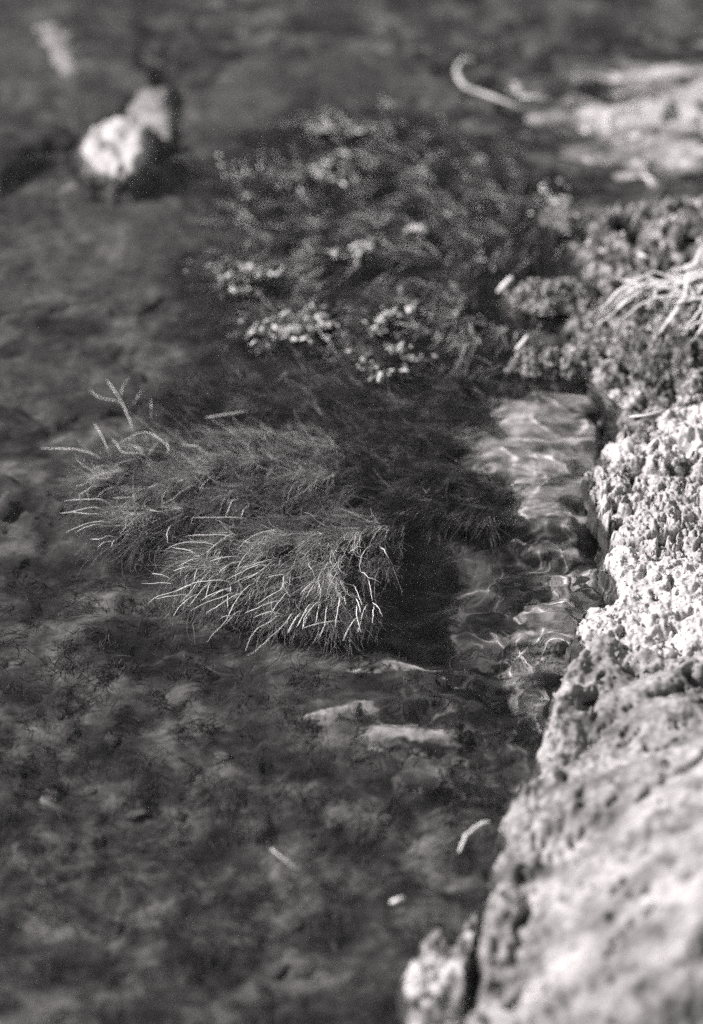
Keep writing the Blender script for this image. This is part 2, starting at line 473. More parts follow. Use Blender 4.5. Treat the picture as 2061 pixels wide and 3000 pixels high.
_yr0, _yr1 = at(1800, 2000, 0)[1], at(1800, 2700, 0)[1]
def h_low(x, y, sd):
    t = 0.55
    u = x * math.cos(t) + y * math.sin(t); w = -x * math.sin(t) + y * math.cos(t)
    lip = 0.008 * sstep(0.045, 0.012, sd) * (0.6 + fbm(x, y, 0.03, 2, 97))
    crack = -0.022 * np.exp(-((sd - 0.027 - 0.006 * fbm(x, y, .03, 2, 95)) / 0.005) ** 2) * sstep(0.15, 0.4, fbm(x, y, 0.035, 2, 93))
    return 0.010 + lip + crack + (0.22 + 0.42 * sstep(_yr0, _yr1, y)) * np.clip(sd - .02, 0, .24) + 0.010 * fbm(u * .3, w, 0.04, 2, 91, .5) + 0.010 * fbm(u * .45, w, 0.09, 2, 92) \
        + holes(u * .6, w, 96, 0.014, 0.007, 0.56) + (0.0013 + 0.0013 * sstep(.07, .02, sd)) * fbm(x, y, 0.008, 4, 94, .65)
stone('sloping_rock', [(1695, 1880), (1900, 1885, .018), (2100, 1850, .045), (3300, 1850, .05), (3300, 3500), (1260, 3500), (1330, 3200), (1395, 2900), (1445, 2640), (1480, 2450), (1525, 2350),
                       (1590, 2230), (1620, 2100), (1648, 2000), (1722, 1908)], 0.0017, h_low, M['slope'],
      'large pale sloping rock with a broken lip filling the lower right corner', 'rock', skirt=0.05, edge=0.011, wob=0.007, seed=7, grain=(5000, 0.0005, 0.0022))

def h_tongue(x, y, sd):
    return 0.002 + 0.10 * np.clip(sd, 0, .03) + 0.006 * fbm(x, y, 0.03, 3, 101) + holes(x, y, 103, 0.014, 0.012, 0.4) + 0.002 * fbm(x, y, 0.008, 3, 104)
stone('rock_tongue', [(1255, 2730), (1290, 2700), (1330, 2760), (1375, 2680), (1425, 2630), (1400, 2760), (1370, 2900), (1350, 3200), (1180, 3200), (1190, 2900), (1170, 2860), (1215, 2800)], 0.0012, h_tongue, M['pale'],
      'low ragged pale rock tongue at the water edge below the sloping rock', 'rock', skirt=0.04, edge=0.006, wob=0.004, seed=9)

def h_clod(x, y, sd):
    return 0.014 + 0.022 * np.sqrt(np.clip(sd / .05, 0, 1)) + 0.009 * fbm(x, y, 0.03, 3, 106) + holes(x, y, 107, 0.014, 0.010, 0.4) + 0.003 * fbm(x, y, 0.008, 3, 108, .6)
stone('pale_clod', [(1790, 1330, .03), (1800, 1270, .03), (1900, 1240, .03), (1930, 1180, .03), (2000, 1150, .03), (2200, 1160, .04), (2200, 1330, .04), (1950, 1345, .03)], 0.0011, h_clod, M['pale'],
      'chalky pale clod on the bank right behind the pitted block', 'rock', skirt=0.03, edge=0.016, wob=0.012, seed=10, grain=(1500, 0.0006, 0.002))
# crumbly mossy clumps at the top of the bank
def h_clump(top, seed):
    def h(x, y, sd):
        return top * np.sqrt(np.clip(sd / 0.03, 0, 1)) + 0.006 * fbm(x, y, 0.02, 3, seed) + 0.6 * pores(x, y, seed + 3, 0.006, 0.009, 0.15)
    return h
stone('mossy_clump', [(1468, 862), (1530, 850), (1640, 845), (1740, 850), (1760, 900), (1620, 925), (1520, 905)], 0.0009, h_clump(0.026, 111), M['moss'],
      'dark crumbly moss clump with a pale left tip, jutting over the water', 'moss', skirt=0.04, edge=0.014, seed=11, grain=(5000, 0.0005, 0.0032, M['crumb']))
stone('mossy_clump', [(1490, 1075), (1540, 1040), (1680, 1030), (1790, 1040), (1800, 1100), (1620, 1105), (1530, 1100)], 0.0009, h_clump(0.022, 121), M['moss'],
      'black wet moss clump just above the pale flooded ledge', 'moss', skirt=0.04, edge=0.014, seed=13, grain=(5000, 0.0005, 0.0032, M['crumb']))
stone('mossy_clump', [(1560, 645), (1600, 625), (1700, 630), (1790, 625), (1800, 665), (1700, 680), (1610, 672)], 0.0012, h_clump(0.024, 131), M['moss'],
      'small blurred mossy clump with pale leaflets at the far water edge', 'moss', skirt=0.04, edge=0.014, seed=15, grain=(5000, 0.0005, 0.0032, M['crumb']))
stone('mossy_clump', [(1760, 1010, .02), (1850, 960, .02), (2000, 930, .03), (2200, 900, .03), (2200, 1050, .03), (2000, 1100, .03), (1850, 1090, .02)], 0.0010, h_clump(0.034, 141), M['moss'],
      'dark mossy hummock under the bleached grass tuft', 'moss', skirt=0.04, edge=0.014, seed=17, grain=(5000, 0.0005, 0.0032, M['crumb']))

# flooded ledge and submerged stones
def h_sub(z, seed, amp=0.006, size=0.04, dome=0.02, dw=0.06):
    def h(x, y, sd):
        return z - dome * (1 - np.sqrt(np.clip(sd / dw, 0, 1))) + amp * fbm(x, y, size, 4, seed)
    return h
stone('flooded_ledge', [(1120, 1300), (1230, 1130), (1330, 1110), (1420, 1060), (1440, 960), (1600, 900), (1780, 930), (1900, 1200), (1880, 1350), (1830, 1600), (1700, 1590), (1560, 1560), (1450, 1530), (1360, 1440), (1300, 1330)], 0.002, lambda x, y, sd: -0.022 - .04 * (1 - sstep(-.01, .06, sd)) + 0.006 * fbm(x * .4, y, .04, 3, 151) - 0.045 * sstep(-.1, .5, fbm(x * .3, y, .04, 3, 153)) * sstep(.09, .01, sd), M['ledge'],
      'pale flooded rock ledge in the bay above the pitted block', 'rock', skirt=0.0, edge=0.02, wob=0.025, bare=0.045, seed=19)
stone('flooded_shelf', [(1480, 1560), (1600, 1500), (1850, 1540), (1880, 1800), (1800, 1950), (1720, 2150), (1660, 2330), (1530, 2330), (1480, 2200), (1430, 2050), (1400, 1900), (1440, 1720)], 0.002, lambda x, y, sd: -0.038 - .035 * (1 - sstep(-.01, .06, sd)) + 0.007 * fbm(x, y, .04, 3, 161) - 0.02 * sstep(-.1, .5, fbm(x, y, .04, 3, 163)) * sstep(.06, .0, sd), M['ledge'],
      'rippled flooded shelf beside the pale holed rock', 'rock', skirt=0.0, edge=0.02, wob=0.025, bare=0.035, seed=21)
_xb0, _xb1 = at(1600, 330, 0)[0], at(1960, 330, 0)[0]
stone('flooded_bar', [(1400, 310), (1560, 200), (1760, 90), (2300, 20), (2700, 480), (2061, 540), (1850, 520), (1600, 420)], 0.003, lambda x, y, sd: -0.050 + .035 * sstep(0, .12, sd) + 0.0120 * sstep(_xb0, _xb1, x) * sstep(0, .06, sd) + 0.0045 * fbm(x * .25, y, .05, 3, 171) - 0.040 * sstep(.0, .6, fbm(x * .25, y, .05, 3, 173)) * sstep(.13, .02, sd), M['bar'],
      'bright pale gravel bar under shallow water in the upper right corner', 'rock', skirt=0.0, edge=0.02, wob=0.03, bare=0.09, seed=23)
for i, (px, z, lab) in enumerate([
        ([(980, 1890), (1050, 1862), (1160, 1858), (1270, 1880), (1380, 1925), (1300, 1935), (1180, 1918), (1060, 1915)], -0.006, 'slim pale submerged stone right below the front weed clump'),
        ([(830, 2050), (930, 2010), (1040, 1995), (1120, 2015), (1060, 2045), (950, 2070)], -0.010, 'faint slim submerged stone, leftmost of the pale three'),
        ([(1030, 2100), (1100, 2060), (1220, 2065), (1370, 2075), (1410, 2130), (1260, 2160), (1090, 2145)], -0.010, 'broad pale submerged stone, lowest of the pale three')]):
    stone('flat_stone', px, 0.0018, lambda x, y, sd: bed_h(x, y) - 0.002 + 0.015 * sstep(-.002, .014, sd), M['slab'], lab, 'stone', 'pale flat stones under the water', skirt=0.0, edge=0.008, wob=0.003, bare=0.012, seed=25 + i)

for i, (px, z, lab) in enumerate([
        ([(470, 330), (520, 230), (640, 140), (900, 80), (1250, 90), (1400, 200), (1300, 300), (1000, 400), (700, 450), (540, 440)], -0.045, 'large dark submerged boulder at the top, right of the dark gap'),
        ([(-300, 500), (0, 450), (250, 350), (420, 230), (440, 100), (300, -60), (0, -150), (-400, -100)], -0.045, 'blurred submerged boulder in the upper left corner'),
        ([(-250, 640), (60, 545), (300, 470), (560, 500), (760, 620), (700, 800), (420, 880), (100, 860), (-200, 900)], -0.05, 'broad submerged boulder under the white stone'),
        ([(-200, 960), (80, 930), (300, 940), (480, 1010), (420, 1120), (180, 1180), (-150, 1150)], -0.055, 'submerged boulder at the left edge above the rear weed clump'),
        ([(-200, 1330), (0, 1320), (160, 1340), (230, 1400), (120, 1450), (-100, 1460)], -0.05, 'pale topped submerged boulder left of the rear weed clump')]):
    stone('boulder', px, 0.004, h_sub(z + 0.025, 211 + i * 7, .008, .07, .03, .12), M['boulder'], lab, 'boulder', 'boulders under the water', skirt=0.03, edge=0.03, wob=0.015, seed=31 + i)

def h_dome(top, r, seed):
    def h(x, y, sd):
        return top * np.sqrt(np.clip(sd / r, 0, 1)) + 0.003 * fbm(x, y, 0.02, 3, seed)
    return h
stone('white_stone', [(220, 445), (250, 370), (340, 340), (455, 355), (470, 430), (415, 515), (335, 535), (255, 505)], 0.002, lambda x, y, sd: -0.026 + np.minimum(0.042 * np.clip(sd / .02, 0, 1) ** 0.6, 0.034) + 0.006 * fbm(x, y, 0.025, 3, 251), M['slab'],
      'bright white stone poking out of the water, upper left', 'stone', skirt=0.01, edge=0.02, bare=0.006, seed=41)
stone('pale_cobble', [(370, 270), (400, 215), (500, 210), (530, 300), (510, 370), (410, 365)], 0.003, h_sub(-0.014, 261, .003, .03, .02, .04), M['slab'],
      'pale submerged cobble just above the white stone', 'stone', skirt=0.03, edge=0.03, bare=0.008, seed=43)
stone('pale_cobble', [(50, 60), (150, 10), (240, 60), (260, 170), (180, 215), (100, 140)], 0.003, h_sub(-0.014, 265, .003, .03, .02, .04), M['slab'],
      'pale submerged cobble in the upper left corner', 'stone', skirt=0.03, edge=0.03, bare=0.008, seed=45)

# ------------------------------------------------------------------ tubes
def tubes(paths, radii, sides=3, taper=0.35, flat=1.0):
    """paths: list of (n,3) arrays of equal length n -> verts, faces; radii per path"""
    P = np.asarray(paths, float)                    # (m,n,3)
    m, n, _ = P.shape
    T = np.gradient(P, axis=1)
    T /= np.linalg.norm(T, axis=2, keepdims=True) + 1e-12
    up = np.broadcast_to(np.array((0.13, 0.21, 0.97)), T.shape)
    A = np.cross(T, up); A /= np.linalg.norm(A, axis=2, keepdims=True) + 1e-9
    B = np.cross(T, A)
    prof = np.linspace(1, taper, n)
    if n >= 7:
        prof = prof * np.sqrt(np.clip(np.minimum(np.linspace(0.25, 5, n), np.linspace(5, 0.12, n)), 0, 1))
    r = np.asarray(radii, float)[:, None] * prof[None, :]
    ang = np.arange(sides) * 2 * np.pi / sides
    ring = (A[:, :, None, :] * np.cos(ang)[None, None, :, None] + B[:, :, None, :] * flat * np.sin(ang)[None, None, :, None]) * r[:, :, None, None] + P[:, :, None, :]
    V = ring.reshape(-1, 3)
    base = (np.arange(m) * n * sides)[:, None, None] + (np.arange(n - 1) * sides)[None, :, None]
    k = np.arange(sides); k2 = (k + 1) % sides
    q = np.stack((base + k, base + k2, base + k2 + sides, base + k + sides), -1).reshape(-1, 4)
    return V, q

def resample(pts, n):
    pts = np.asarray(pts, float)
    if len(pts) > 2:                                # Catmull-Rom first
        P = np.vstack((2 * pts[0] - pts[1], pts, 2 * pts[-1] - pts[-2]))
        out = []
        for i in range(1, len(P) - 2):
            for t in np.linspace(0, 1, 8, endpoint=False):
                a, b, c, d = P[i - 1], P[i], P[i + 1], P[i + 2]
                out.append(0.5 * ((2 * b) + (-a + c) * t + (2 * a - 5 * b + 4 * c - d) * t * t + (-a + 3 * b - 3 * c + d) * t ** 3))
        out.append(P[-2]); pts = np.array(out)
    s = np.concatenate(([0], np.cumsum(np.linalg.norm(np.diff(pts, axis=0), axis=1))))
    u = np.linspace(0, s[-1], n)
    return np.stack([np.interp(u, s, pts[:, k]) for k in range(3)], 1)

def stem(name, px, mat, r, z0, z1, parent=None, n=9, sides=5, arch=0.003, taper=0.7, jit=0.0, root_in=0.0, flat=1.0):
    m = len(px)
    z = [z0 + (z1 - z0) * i / (m - 1) + arch * math.sin(math.pi * i / (m - 1)) for i in range(m)]
    Q = [at(p[0], p[1], zz) for p, zz in zip(px, z)]
    if root_in:
        Q = [np.array(Q[0]) + (np.array(Q[0]) - np.array(Q[1])) / np.linalg.norm(np.array(Q[0]) - np.array(Q[1])) * root_in - np.array((0, 0, root_in * .7))] + Q
    P = resample(Q, n)
    if jit:
        P[1:-1] += RNG.normal(0, jit, (n - 2, 3))
    V, F = tubes([P], [r], sides, taper, flat)
    c = P.mean(0)
    if parent is not None:
        base = np.array(parent.location)
        o = link(name, mesh_from(name, V - base, F), mat, parent)
    else:
        o = link(name, mesh_from(name, V - c, F), mat, None, c)
    return o

def zoomed(lst, ox, oy, s):
    return [[(ox + a / s, oy + b / s) for a, b in p] for p in lst]

FRONT = zoomed([
    [(715, 462), (520, 440), (400, 455), (275, 508)], [(860, 382), (640, 372), (470, 385)], [(560, 555), (490, 520), (335, 490)],
    [(880, 370), (740, 465), (640, 550), (520, 585)], [(590, 595), (480, 620), (385, 670)], [(530, 668), (440, 685), (350, 710)],
    [(940, 580), (780, 590), (660, 632)], [(1320, 332), (1150, 360), (1020, 430), (940, 525)], [(1240, 395), (1080, 500), (990, 600), (915, 740)],
    [(1250, 608), (1100, 650), (955, 685)], [(1210, 660), (1120, 660), (960, 735), (835, 798)], [(1265, 620), (1160, 712), (1000, 780), (870, 840)],
    [(930, 630), (820, 680), (750, 755)], [(580, 690), (550, 740), (540, 800)], [(820, 800), (600, 810), (480, 850), (345, 915)],
    [(480, 850), (345, 905), (180, 955), (110, 1015)], [(470, 935), (300, 950), (190, 970)], [(590, 800), (500, 920), (410, 1008)],
    [(650, 850), (580, 930), (485, 1045)], [(685, 840), (650, 955)], [(540, 940), (410, 1040), (350, 1130)], [(880, 920), (790, 965), (640, 1010), (505, 1085)],
    [(940, 930), (770, 1035), (655, 1105)], [(880, 870), (790, 900), (700, 950)], [(830, 880), (720, 920), (600, 990)],
    [(1080, 830), (970, 930), (890, 1060), (830, 1190), (700, 1310), (660, 1380)], [(940, 1100), (830, 1210)],
    [(1330, 1130), (1260, 1180), (1130, 1250), (1060, 1350), (1020, 1460)], [(1450, 1120), (1370, 1230), (1220, 1360), (1080, 1490), (1030, 1505)],
    [(1320, 990), (1120, 1060), (1015, 1105)], [(1250, 1095), (1110, 1140)], [(1375, 770), (1360, 870), (1240, 950), (1130, 1020)],
    [(1400, 920), (1320, 1020), (1255, 1120)], [(880, 870), (880, 920)], [(855, 960), (855, 1070)], [(300, 828), (50, 828)], [(260, 750), (150, 738)],
    [(1596, 1080), (1560, 1130), (1500, 1235)], [(1520, 1130), (1470, 1190), (1420, 1290)], [(1596, 1140), (1550, 1255)], [(1350, 745), (1200, 780)],
    [(860, 1130), (780, 1160)], [(1200, 690), (1090, 760), (1000, 800)]], 400, 1450, 3.192) + zoomed([
    [(905, 480), (840, 550), (815, 630), (820, 710)], [(850, 725), (890, 770), (950, 785), (1005, 820)], [(1030, 500), (1055, 545), (1080, 590)],
    [(350, 625), (335, 660), (370, 700), (390, 765)], [(385, 840), (350, 890), (310, 960)], [(405, 825), (385, 890)], [(430, 825), (445, 880), (448, 955)],
    [(490, 720), (550, 800), (600, 880)], [(555, 810), (530, 855)], [(770, 860), (805, 950), (835, 1040)], [(800, 1010), (820, 1105)], [(905, 830), (930, 990)],
    [(785, 1050), (785, 1150), (825, 1285)], [(805, 1240), (795, 1285)], [(770, 1160), (700, 1260), (655, 1370)], [(625, 980), (605, 1100), (585, 1240)],
    [(500, 1080), (485, 1210)], [(425, 1070), (405, 1205)], [(400, 1020), (300, 1140), (280, 1250)], [(340, 1030), (290, 1110), (225, 1230)],
    [(250, 1110), (190, 1190), (140, 1290)], [(870, 1040), (840, 1110), (820, 1210)], [(940, 1080), (930, 1200)], [(985, 1050), (1025, 1135)],
    [(480, 1230), (440, 1330)], [(810, 485), (760, 505), (705, 545)], [(440, 400), (375, 445)], [(465, 430), (415, 480)], [(460, 380), (495, 470)],
    [(195, 360), (145, 380)], [(590, 1180), (420, 1205), (290, 1245)], [(390, 815), (330, 850), (260, 925)], [(670, 960), (680, 1025)]], 800, 1450, 3.192)
REAR = zoomed([
    [(340, 668), (220, 635), (100, 622), (-90, 620)], [(530, 225), (480, 150), (435, 85)], [(545, 260), (430, 240), (350, 210), (300, 160)],
    [(555, 170), (575, 110), (610, 68)], [(690, 195), (730, 165)], [(620, 420), (590, 340), (540, 240)], [(420, 570), (380, 500), (335, 425)],
    [(700, 658), (570, 658), (520, 600), (475, 555)], [(780, 290), (785, 225)], [(655, 705), (570, 725), (500, 750)], [(420, 755), (300, 785)],
    [(520, 795), (400, 820), (340, 840), (260, 905), (200, 910)], [(350, 915), (270, 950), (210, 990)], [(470, 925), (400, 960), (360, 1005)],
    [(430, 1030), (340, 1018), (200, 1020), (100, 1033)], [(380, 1087), (300, 1085), (160, 1115), (70, 1125)], [(390, 1138), (260, 1130), (160, 1115)],
    [(440, 1195), (310, 1200), (200, 1240), (120, 1278)], [(380, 1215), (280, 1230), (190, 1275)], [(445, 1303), (380, 1325), (305, 1328)], [(415, 1355), (360, 1395)],
    [(490, 1340), (470, 1390)], [(720, 1120), (640, 1180), (540, 1290)], [(870, 1120), (810, 1110), (735, 1095)], [(1095, 910), (1000, 970), (940, 1020), (865, 1052)],
    [(830, 905), (735, 940)], [(1060, 855), (970, 890)], [(1230, 855), (1160, 940)], [(680, 1000), (560, 1005), (480, 1010)], [(905, 565), (915, 620), (910, 670)],
    [(930, 1230), (905, 1290), (910, 1355)], [(1480, 1165), (1140, 1162), (1110, 1165), (1090, 1210)], [(1430, 1020), (1400, 1050), (1360, 1160)],
    [(880, 575), (820, 530), (740, 495), (640, 520), (520, 585)], [(690, 630), (600, 590)], [(1150, 612), (1000, 590)], [(1505, 1095), (1480, 1160)]], 150, 1080, 2.66)

# ------------------------------------------------------------------ weed clumps
def hair_mass(n, poly_px, zfun, src, length, r, seed, wav=0.0012, spread=0.4, segs=4, sides=3, droop=0.0, bundle=1, fade=0.028):
    """fine filaments rooted over a footprint and combed away from src (a point of the photograph)"""
    rg = np.random.default_rng(seed)
    poly = pts_at(poly_px)
    lo, hi = poly.min(0), poly.max(0)
    pts = np.zeros((0, 2))
    while len(pts) < n:
        c = rg.uniform(lo, hi, (n * 2, 2))
        # denser in tufts
        dens = 0.45 + 1.1 * fbm(c[:, 0], c[:, 1], 0.025, 2, seed + 5)
        c = c[(poly_sd(c[:, 0], c[:, 1], poly) > rg.uniform(-0.012, fade, len(c)) + 0.5 * fade * fbm(c[:, 0], c[:, 1], 0.06, 2, seed + 9)) & (rg.random(len(c)) < np.clip(dens, .08, 1))]
        pts = np.vstack((pts, c))
    pts = pts[:n]
    if bundle > 1:
        nb = n // bundle + 1
        pts = np.repeat(pts[:nb], bundle, 0)[:n]
        brand = np.repeat(rg.normal(0, 1, (nb, 3)), bundle, 0)[:n]
        pts = pts + rg.normal(0, 0.0035, pts.shape)
    else:
        brand = rg.normal(0, 1, (n, 3))
    S = at(*src)[:2]
    d = pts - S; d /= np.linalg.norm(d, axis=1, keepdims=True) + 1e-9
    a = np.arctan2(d[:, 1], d[:, 0]) + spread * (0.85 * brand[:, 0] + 0.4 * rg.normal(0, 1, n)) + 0.6 * fbm(pts[:, 0], pts[:, 1], 0.03, 2, seed + 1)
    L = length * rg.uniform(0.35, 1.25, n)
    z0 = zfun(pts[:, 0], pts[:, 1], poly_sd(pts[:, 0], pts[:, 1], poly)) - 0.014 * rg.random(n) ** 1.5
    dz = rg.normal(0.10, 0.30, n)
    t = np.linspace(0, 1, segs)[None, :]
    bend = (0.5 * brand[:, 1] + 0.25 * rg.normal(0, 1, n))[:, None]
    ang = a[:, None] + bend * t
    step = L[:, None] / (segs - 1)
    x = pts[:, :1] + np.cumsum(np.cos(ang) * step, 1) - np.cos(ang[:, :1]) * step
    y = pts[:, 1:] + np.cumsum(np.sin(ang) * step, 1) - np.sin(ang[:, :1]) * step
    z = z0[:, None] + L[:, None] * (dz[:, None] * t - (0.25 + droop) * t * t)
    w = rg.normal(0, wav, (n, segs)) * t
    P = np.stack((x + w, y + w * .5, z), -1)
    return tubes(P, r * rg.uniform(0.6, 1.3, n), sides, 0.4)

def mound(top, low, dw):
    return lambda x, y, sd: low + (top - low) * np.sqrt(np.clip((sd + 0.004) / dw, 0, 1)) + 0.011 * fbm(x, y, 0.028, 3, 77, .6)

def weed(name, label, poly, src, n, top, low, stems, srad, zs, length, seed, group=None, hr=0.00023, core_poly=None):
    c = pts_at(poly).mean(0)
    root = empty(name, (c[0], c[1], -0.09))
    tag(root, label, 'water plant', group)
    base = np.array(root.location)
    # dense core the filaments grow from
    cp = pts_at(poly); cp = c + (cp - c) * 0.86
    zf = mound(top, low, 0.03)
    v, f = patch(cp, 0.003, lambda x, y, sd: zf(x, y, sd) - 0.012 + 0.004 * fbm(x, y, 0.012, 3, seed), skirt=0.03, edge=0.012, wob=0.01, seed=seed)
    link('core', mesh_from('core', v - base, f), M['fuzz'], root)
    v, f = hair_mass(n, poly, zf, src, length, hr, seed)
    o = link('filaments', mesh_from('filaments', v - base, f), M['hair'], root); o['kind'] = 'stuff'
    v, f = hair_mass(2600, poly, lambda x, y, sd: zf(x, y, sd) + 0.003, src, 0.038, 0.00022, seed + 3, spread=0.35, segs=5)
    o = link('strands', mesh_from('strands', v - base, f), M['strand'], root); o['kind'] = 'stuff'
    for i, p in enumerate(stems):
        r = srad * random.uniform(0.75, 1.15)
        stem('stem', p, M['stem'], r, zs[0] + random.uniform(-.002, .002), zs[1] + random.uniform(-.001, .001), root, n=11, sides=5, arch=0.003, jit=0.0002, root_in=0.012, taper=0.6)
    return root

WEED_ZONES = [[(120, 1560), (100, 1400), (180, 1250), (420, 1130), (520, 760), (640, 470), (850, 290), (1200, 300), (1500, 420), (1680, 540), (1700, 720), (1560, 800), (1600, 940), (1500, 1060), (1350, 1130), (1380, 1300),
               (1420, 1450), (1280, 1520), (1260, 1640), (1120, 1830), (800, 1900), (560, 1880), (400, 1740)]]
FRONT_POLY = [(500, 1690), (560, 1580), (700, 1530), (850, 1500), (1000, 1480), (1130, 1490), (1190, 1530), (1150, 1590), (1090, 1640), (1070, 1720), (1070, 1790), (1000, 1810),
              (860, 1800), (760, 1770), (640, 1750)]
REAR_POLY = [(270, 1500), (240, 1420), (260, 1330), (330, 1290), (480, 1270), (600, 1250), (800, 1230), (1000, 1260), (1100, 1330), (1050, 1420), (900, 1450), (760, 1480), (620, 1510), (480, 1560), (340, 1590)]
weed('water_weed', 'fine haired water plant with pale bristling stems, front clump in sharpest focus', FRONT_POLY, (1290, 1440), 19000, -0.003, -0.016, FRONT, 0.00042, (0.003, 0.002), 0.020, 301)
weed('water_weed', 'fine haired water plant, rear left clump with pale stems pointing left', REAR_POLY, (1250, 1330), 19000, -0.004, -0.018, REAR, 0.00034, (0.003, 0.002), 0.022, 311)

# trailing algae mats
def mat_stuff(name, label, poly, src, n, z, length, mat, seed, r=0.0003, spread=0.25, dens=None):
    c = pts_at(poly).mean(0)
    v, f = hair_mass(n, poly, lambda x, y, sd: z + 0.010 * fbm(x, y, 0.05, 3, seed) + 0 * sd, src, length, r, seed, wav=0.001, spread=spread, segs=4, bundle=14, fade=0.07)
    b = np.array((c[0], c[1], z - 0.02))
    o = link(name, mesh_from(name, v - b, f), mat, None, b)
    return tag(o, label, 'algae', None, 'stuff')
mat_stuff('trailing_algae', 'dark strands of algae combed left behind the weed clumps', [(420, 1180), (560, 1100), (800, 1060), (1100, 1080), (1330, 1150), (1420, 1300), (1500, 1450), (1300, 1480), (1080, 1400), (900, 1250), (600, 1250)],
          (1900, 1290), 13000, -0.012, 0.045, M['algae'], 331, 0.00042)
mat_stuff('trailing_algae', 'dark algae strands around the floating leaf rafts', [(540, 760), (620, 470), (820, 260), (1200, 250), (1550, 380), (1740, 520), (1740, 720), (1620, 800), (1680, 940), (1550, 1120), (1200, 1160), (820, 1130), (660, 1020)],
          (2200, 560), 15000, -0.026, 0.05, M['algae'], 341, 0.00048, 0.35)




# pebbles on the bed
PB = []
for k in range(4):
    rg = np.random.default_rng(850 + k)
    v = np.vstack((ICO_V, (ICO_V[ICO_F[:, 0]] + ICO_V[ICO_F[:, 1]] + ICO_V[ICO_F[:, 2]]) / 3 * 1.22))
    f = np.vstack([[(a, b, 12 + i), (b, c, 12 + i), (c, a, 12 + i)] for i, (a, b, c) in enumerate(ICO_F)])
    me = mesh_from('pebble', v * (1 + rg.normal(0, .17, (32, 1))) * np.array((1.35, 0.95, .4)), f)
    me.materials.append(M['pebble']); PB.append(me)
_rg = random.Random(77)
for px, py, d in [(680, 2372, 60), (530, 2390, 45), (400, 2385, 50), (150, 2330, 60), (270, 2300, 40), (265, 2450, 90), (550, 2460, 40), (470, 2720, 50), (320, 2760, 60), (610, 2640, 45), (870, 2720, 40),
                  (780, 2500, 40), (860, 2600, 35), (560, 2900, 50), (810, 2840, 60), (900, 2860, 45), (760, 2930, 70), (120, 2600, 50), (60, 2480, 40), (980, 2440, 40), (1120, 2420, 50), (1180, 2330, 40),
                  (520, 2140, 35), (650, 2240, 35), (330, 2180, 40), (180, 2120, 40), (1060, 2240, 45), (960, 2330, 35), (1290, 2300, 40), (1330, 2180, 40)]:
    p = at(px, py, -0.04); z = float(bed_h(np.array([p[0]]), np.array([p[1]]))[0])
    o = link('pebble', PB[_rg.randrange(4)]); r = d * 0.00017
    o.location = (p[0], p[1], z - r * .05); o.scale = (r, r, r); o.rotation_euler = (_rg.gauss(0, .2), _rg.gauss(0, .2), _rg.uniform(0, 6.28))
    tag(o, 'small grey algae coated pebble on the stream bed below the weed clumps', 'pebble', 'pebbles on the stream bed')

def glints(poly, src, n, seed):  # pale strands added as highlights on the tangle; the glint is in their colour
    v, f = hair_mass(n, poly, lambda x, y, sd: 0.002 + 0.004 * fbm(x, y, .04, 2, seed), src, 0.026, 0.0006, seed, wav=0.0015, spread=0.7, segs=6, bundle=4, fade=0.07)
    tag(link('glint_strands', mesh_from('glint_strands', v, f), M['strand']), 'pale strands put in as glints among the leaf rafts and toward the bank', 'algae', None, 'stuff')
glints([(560, 760), (680, 480), (900, 310), (1200, 330), (1600, 480), (1700, 600), (1660, 740), (1500, 800), (1640, 930), (1480, 1080), (1200, 1110), (900, 1080), (700, 1000)], (2200, 560), 1700, 371)

# fine algae fuzz growing on the bed
fz_poly = [(-120, 1560), (420, 1600), (700, 1850), (1300, 1800), (1600, 1900), (1560, 2250), (1420, 2600), (1250, 2800), (1150, 3050), (-100, 3050)]
v, f = hair_mass(9000, fz_poly, lambda x, y, sd: bed_h(x, y) + 0.009, (2600, 1200), 0.014, 0.0004, 361, wav=0.001, spread=0.9, segs=4, bundle=6)
tag(link('algae_fuzz', mesh_from('algae_fuzz', v, f), M['fuzz']), 'short dark algae fuzz carpeting the stream bed in the lower left', 'algae', None, 'stuff')

# ------------------------------------------------------------------ floating leaf rafts
def frond_mesh(seed):
    rg = np.random.default_rng(seed)
    k = 8; V = [(0, 0, 0.00075)]
    for rr, zz in ((0.6, 0.0005), (1.0, -0.0002), (0.8, -0.0008)):
        for i in range(k):
            a = 2 * math.pi * i / k
            r = 0.0021 * rr * (1 + 0.22 * math.cos(a) + rg.normal(0, 0.06))
            V.append((r * math.cos(a) * 1.2, r * math.sin(a) * 0.9, zz + rg.normal(0, 0.00012)))
    F = [(0, 1 + i, 1 + (i + 1) % k) for i in range(k)]
    for q in (0, 1):
        for i in range(k):
            a, b2 = 1 + q * k + i, 1 + q * k + (i + 1) % k
            F += [(a, a + k, b2 + k), (a, b2 + k, b2)]
    me = mesh_from('frond', np.array(V), np.array(F)); me.materials.append(M['frond'] if seed % 5 < 3 else M['dullfrond'])
    return me
FR = [frond_mesh(500 + i) for i in range(5)]
